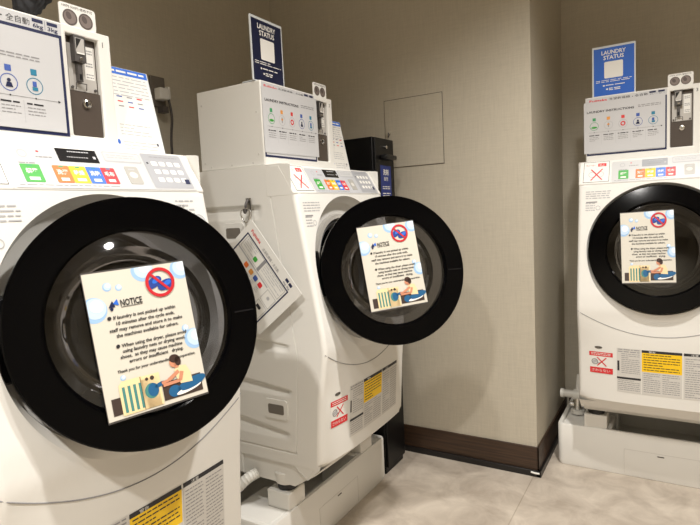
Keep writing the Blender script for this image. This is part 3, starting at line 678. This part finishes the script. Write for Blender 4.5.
def status_sign(k, a0, m_, label):
    a1 = a0+.158; z0, z1 = 1.567, 1.765; w_ = -.056; base = ((a0+a1)/2, w_, z0); xf = mach(base)
    R = thing('status_sign', k, base, label, 'sign', 'laundry status signs')
    fr = frame3((0, w_, 0), (1, 0, 0), (0, 0, 1), (0, 1, 0))
    mb = MB(xf); mb.plate(fr, rrect(a0, z0, a1, z1, .003), .003, 'acrylic_edge')
    mb.box(a0+.01, a1-.01, w_-.05, w_, z0, z0+.003, 'acrylic_edge'); mb.build('holder', R)
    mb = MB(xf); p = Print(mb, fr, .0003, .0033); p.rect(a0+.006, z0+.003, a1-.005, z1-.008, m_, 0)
    c = (a0+a1)/2
    p.text('LAUNDRY', c, z1-.034, .0215, 'paper', 1, width=.088, bold=True, align='c'); p.text('STATUS', c, z1-.054, .0215, 'paper', 1, width=.074, bold=True, align='c')
    p.poly(rrect(c-.034, z0+.070, c+.034, z0+.135, .005), 'paper', 1)
    p.fine(a0+.014, z0+.055, a1-.014, z0+.0635, .006, 'paper', 1, .35, .9, .03)
    p.fine(a0+.05, z0+.040, a1-.035, z0+.044, .006, 'paper', 1, .5, 1, .03); p.ell(a0+.043, z0+.042, .004, .003, 'paper', 1)
    p.fine(a0+.062, z0+.020, a1-.055, z0+.031, .006, 'paper', 1, .5, 1, .03); p.ell(a0+.055, z0+.027, .004, .003, 'paper', 1)
    mb.build('printed_card', R, normals=False)

def leaflet_stand(k, a0, a1, wt, zt, label):
    z0 = 1.3045; wb = -.038; base = ((a0+a1)/2, wb-.03, z0); xf = mach(base)
    R = thing('leaflet_stand', k, base, label, 'leaflet stand', 'leaflets beside the coin boxes')
    B = Vector((0, wt-wb, zt-z0)); L = B.length; B.normalize(); n = Vector((0, B.z, -B.y))
    fr = frame3((a0, wb, z0), (1, 0, 0), B, n); wd = a1-a0
    mb = MB(xf); mb.plate(fr, [(0, .001), (wd, .001), (wd, L), (0, L)], -.002, 'acrylic_edge')
    mb.box(a0, a1, wb-.10, wb-.002, z0, z0+.002, 'acrylic_edge'); mb.build('holder', R)
    mb = MB(xf); p = Print(mb, fr, .0003, .0003); p.rect(.001, .003, wd-.003, L-.001, 'paper', 0); p.rect(.001, L-.018, wd-.003, L-.001, 'blue', 1)
    p.fine(.006, L-.013, wd-.012, L-.007, .008, 'paper', 2, .6, 1, .03)
    p.fine(.005, L-.075, wd-.01, L-.024, .009, 'ink_pale', 1, .25, .9, .03)
    for i in range(3):
        for j in range(3): p.rect(.03+i*.028, L-.100+j*.012, .045+i*.028, L-.097+j*.012, ('ink_grey', 'red', 'blue_icon')[(i+j) % 3], 1)
    p.fine(.02, .045, wd-.03, .075, .008, 'ink_pale', 1, .25, .9, .02); p.fine(.02, .012, wd-.02, .032, .008, 'ink_pale', 1, .25, .9, .03)
    p.ell(.008, .030, .004, .006, 'blue', 1); p.ell(wd-.018, .03, .003, .004, 'navy', 1)
    mb.build('printed_leaflet', R, normals=False)

def drain_pan(k, label):
    base = (W/2, -.25, 0); xf = mach(base); R = thing('drain_pan', k, base, label, 'drain pan', 'drain pans under the washers')
    a0, a1, w0, w1, zt = -.108, W+.100, -.51, 0, .184
    mb = MB(xf)
    def loop(d, z, r): return [(a, b, z) for a, b in rrect(a0+d, w0+d, a1-d, w1-d, r, 6)]
    Ls = [loop(.004, .001, .022), loop(.0, .02, .022), loop(-.0, zt-.006, .022), loop(.003, zt, .020), loop(.016, zt, .014), loop(.019, zt-.004, .012), loop(.021, .03, .010)]
    n = len(Ls[0]); P = [q for L in Ls for q in L]; F = [(j*n+i, j*n+(i+1) % n, (j+1)*n+(i+1) % n, (j+1)*n+i) for j in range(len(Ls)-1) for i in range(n)]
    F += [tuple(range(n)), tuple(range((len(Ls)-1)*n, len(Ls)*n))]
    mb.add(P, F, 'white')
    mb.build('tray', R)
    for (b0, b1) in ((a0+.02, .105), (W-.105, a1-.02)):
        for (c0, c1) in ((-.20, -.018), (w0+.018, w0+.17)):
            mb = MB(xf); mb.box(b0, b1, c0, c1, .031, zt-.004, 'white'); mb.build('corner_platform', R, bevel=.008)
    for b0, b1 in ((.0, .09), (W-.09, W)):
        for c0, c1 in ((-.10, -.008), (-.485, -.395)):
            mb = MB(xf); mb.box(b0, b1, c0, c1, zt-.004, .24, 'white'); mb.build('riser_block', R, bevel=.005)
    # outline of the access cover on the front
    mb = MB(xf); y = .0002; q0, q1, s0, s1 = .155, .42, .012, .115
    for (p, q) in (((q0, s0), (q0, s1)), ((q0, s1), (q1, s1)), ((q1, s1), (q1, s0))): mb.tube([(p[0], y, p[1]), (q[0], y, q[1])], .0008, 'label_grey', 6)
    cv = mb.build('access_cover', R)
    mb = MB(xf); mb.box(.275, .299, -.002, .0012, .102, .106, 'dark_metal'); mb.build('cover_notch', cv)

D1, D2 = 16.9, 43.4
washer(1, D1, 'white front-loading washer nearest the camera at left with door slightly ajar', 'lcd', 'white_panel')
washer(2, D2, 'white front-loading washer in the middle with its round black door swung open', 'lcd', 'grey_panel')
washer(3, 0, 'white front-loading washer at right with its door closed', 'lcd_lit', 'white_panel')
for k, nm in ((1, 'the left washer'), (2, 'the middle washer'), (3, 'the right washer')):
    coin_box(k, k, 'white coin box on top of %s' % nm)
    drain_pan(k, 'raised white drain pan under %s' % nm)
notice(1, D1, -.007, -.032, 2.2, 'laundry notice poster on the ajar black door of the left washer')
notice(2, D2, -.009, .012, 4.6, 'laundry notice poster on the open black door of the middle washer')
notice(3, 0, -.035, .006, 2.2, 'laundry notice poster on the closed black door of the right washer', wd=.174)
instruction_sheet(1, .024, 1.338, .295, 1.531, 0, 'laundry instruction sheet in the navy frame of the left coin box', x0=.016, tw=.150, sq=.121, ic=.092, ln=.066)
instruction_sheet(2, .015, 1.346, .313, 1.549, .6, 'laundry instruction sheet on the middle coin box below the dark status sign')
instruction_sheet(3, .007, 1.340, .297, 1.546, 0, 'laundry instruction sheet on the right coin box below the bright blue sign')
status_sign(2, .003, 'sign_blue_shaded', 'shade-darkened blue laundry status sign standing on the middle coin box')
status_sign(3, .037, 'sign_blue', 'bright blue laundry status sign standing on the right coin box')
leaflet_stand(1, .421, .557, -.088, 1.518, 'white leaflet with blue header leaning beside the left coin box')
leaflet_stand(2, .421, .540, -.078, 1.502, 'pale leaflet leaning beside the middle coin box next to the black cabinet')

# black cloth pouch on the left coin box
bm = bmesh.new(); bmesh.ops.create_icosphere(bm, subdivisions=5, radius=1)
from mathutils import noise
for v in bm.verts:
    d = v.co.normalized(); q = noise.noise(d*1.6+Vector((3, 1, 2)))*.22+noise.noise(d*4.5)*.12+abs(noise.noise(d*9))*.07
    v.co = d*(1+q); x = v.co.x; v.co.x *= .040; v.co.y *= .030; v.co.z *= .064*(1-.45*x)
zm = min(v.co.z for v in bm.verts)
for v in bm.verts: v.co.z = max(v.co.z-zm-.010, 0)
me = bpy.data.meshes.new('pouch'); bm.to_mesh(me); bm.free(); me.materials.append(MATS['black_cloth']); me.polygons.foreach_set('use_smooth', [True]*len(me.polygons))
po = bpy.data.objects.new('cloth_pouch', me); COL.objects.link(po); place(po, 1, (.270, -.070, 1.5665)); tag(po, 'crumpled black cloth pouch lying on top of the left coin box', 'pouch')

# ------------------------------------------------------------------ hook and placard on the middle washer's side
base = (-.004, -.09, 1.12); xf = mach(base)
rt = thing('magnetic_hook', 2, base, 'small metal hook with a ring stuck to the side of the middle washer', 'hook')
mb = MB(xf); mb.box(-.013, -.0098, -.100, -.080, 1.165, 1.205, 'hook_steel'); mb.tube(spline([(-.014, -.09, 1.20), (-.024, -.09, 1.185), (-.026, -.09, 1.165), (-.034, -.088, 1.160), (-.036, -.088, 1.172)], 5), .0045, 'dark_metal', 8)
mb.build('hook', rt, bevel=.002)
mb = MB(xf); c = Vector((-.030, -.088, 1.150)); mb.tube([c+Vector((.004*sin(2*t), .019*cos(t), .022*sin(t))) for t in [2*pi*i/28 for i in range(29)]], .0022, 'chrome', 8); mb.build('ring', rt)
ax = Vector((0, .177, -.227)).normalized(); ay = Vector((0, .227, .177)).normalized()
O = Vector((-.030, -.064, 1.136)); xf = mach(tuple(O)); fr = frame3(O, ax, ay, (-1, 0, 0))
mb = MB(xf); mb.plate(fr, rrect(0, -.222, .288, 0, .004), .0012, 'paper')
p = Print(mb, fr, .00025, .0014)
p.text('Fujitaka', .024, -.026, .014, 'red', 1, width=.052, bold=True); p.text('洗濯乾燥機・全自動', .094, -.030, .012, 'ink_grey', 1, width=.09)
p.rect(.218, -.022, .232, -.012, 'navy', 1); p.rect(.236, -.022, .250, -.012, 'navy', 1); p.text('6kg', .218, -.033, .009, 'navy', 1, width=.014); p.text('3kg', .236, -.033, .009, 'navy', 1, width=.014)
p.frame(.018, -.212, .254, -.037, .0045, 'navy', 1)
p.frame(.028, -.088, .125, -.044, .0012, 'ink_grey', 1); p.frame(.128, -.088, .245, -.044, .0012, 'ink_grey', 1); p.rect(.125, -.09, .135, -.042, 'ink_grey', 2)
p.fine(.034, -.080, .09, -.05, .008, 'ink_pale', 1, .3, .8, .02); p.fine(.14, -.084, .24, -.05, .008, 'ink_pale', 1, .3, .8, .02)
p.rect(.022, -.097, .195, -.092, 'ink_pale', 1)
p.poly(rrect(.092, -.080, .108, -.064, .004), 'green', 3)
for x, m_ in ((.081, 'orange'), (.110, 'orange_icon'), (.136, 'blue_icon'), (.163, 'red')): p.poly(rrect(x, -.121, x+.017, -.104, .004), m_, 3); p.fine(x, -.145, x+.017, -.127, .006, 'ink_pale', 2, .3, .8, .012)
p.frame(.200, -.140, .246, -.095, .0012, 'ink_grey', 1); p.frame(.200, -.200, .246, -.145, .0012, 'ink_grey', 1); p.poly(rrect(.208, -.17, .228, -.158, .003), 'ink', 2); p.ell(.222, -.115, .006, .006, 'ink_pale', 2)
p.fine(.03, -.20, .19, -.155, .008, 'ink_pale', 1, .3, .8, .02)
o = mb.build('instruction_placard', normals=False); place(o, 2, tuple(O)); tag(o, 'laminated instruction placard hanging diagonally from the hook on the washer side', 'placard')

# ------------------------------------------------------------------ hoses
def mtube(name, k, pts, r, label, cat, extra=None, ribs=0, m='pipe'):
    b = pts[0]; xf = mach(b); mb = MB(xf); mb.tube(spline(pts, 10), r, m, 14, ribs)
    if extra: extra(mb)
    o = mb.build(name); place(o, k, b); return tag(o, label, cat)
mtube('drain_hose', 2, [(-.004, -.135, .290), (-.035, -.15, .280), (-.065, -.19, .240), (-.085, -.24, .217), (-.075, -.33, .212)], .019, 'white ribbed drain hose curving out of the middle washer base', 'hose', ribs=1)
def ex(mb):
    mb.cyl((-.062, -.15, .272), (-.012, -.15, .272), .0245, 'pipe', 22); mb.cyl((-.104, -.15, .272), (-.118, -.15, .272), .021, 'pipe', 20)
    mb.cyl((-.045, -.15, .187), (-.045, -.15, .26), .019, 'chrome', 20); mb.cyl((-.045, -.15, .187), (-.045, -.15, .204), .029, 'pipe', 22); mb.cyl((-.075, -.15, .225), (-.01, -.15, .225), .011, 'chrome', 16)
    mb.cyl((-.045, -.15, .28), (-.040, -.175, .36), .012, 'pipe', 16)
mtube('drain_pipe', 3, [(-.118, -.15, .272), (-.08, -.15, .272), (-.04, -.15, .272), (-.012, -.15, .272)], .0175, 'grey drain pipe joint standing on the right drain pan beside its washer', 'pipe', ex)

# ------------------------------------------------------------------ black cabinet between the middle washer and the wall
cx0, cx1, cy0, cy1, cz = -1.47, -1.0705, 2.006, 2.178, 1.455
rt = bpy.data.objects.new('dispenser_cabinet', None); COL.objects.link(rt); rt.location = ((cx0+cx1)/2, (cy0+cy1)/2, 0)
tag(rt, 'tall narrow black cabinet with a blue sticker between washer and wall', 'cabinet')
xf = lambda p: Vector((p[0]-(cx0+cx1)/2, p[1]-(cy0+cy1)/2, p[2]))
mb = MB(xf); mb.box(cx0, cx1-.012, cy0, cy1, .0, cz, 'black_cab'); mb.build('body', rt, bevel=.004)
mb = MB(xf); mb.box(cx1-.0118, cx1, cy0+.002, cy1-.002, .03, cz-.003, 'black_cab'); dr = mb.build('door', rt, bevel=.003)
mb = MB(xf); mb.cyl((cx1, 2.088, 1.415), (cx1+.012, 2.088, 1.415), .0075, 'chrome', 18); mb.build('lock', dr)
mb = MB(xf); mb.box(cx1, cx1+.03, 2.05, 2.150, 1.362, 1.382, 'black'); mb.build('tray', dr, bevel=.006)
fr = frame3((cx1, 0, 0), (0, 1, 0), (0, 0, 1), (1, 0, 0)); mb = MB(xf); p = Print(mb, fr, .0003, .0005)
p.rect(2.045, 1.17, 2.142, 1.338, 'sticker_blue', 0)
p.text('洗剤', 2.093, 1.30, .026, 'paper', 1, width=.05, bold=True, align='c'); p.text('販売', 2.093, 1.275, .018, 'paper', 1, width=.036, align='c')
p.fine(2.06, 1.235, 2.13, 1.25, .008, 'paper', 1, .4, 1, .02); p.fine(2.06, 1.20, 2.13, 1.222, .01, 'paper', 1, .4, 1, .03)
mb.build('sticker', dr, normals=False)
mb = MB(xf); mb.box(-1.30, -1.28, 2.12, 2.14, cz, cz+.001, 'black'); mb.build('cap', rt)
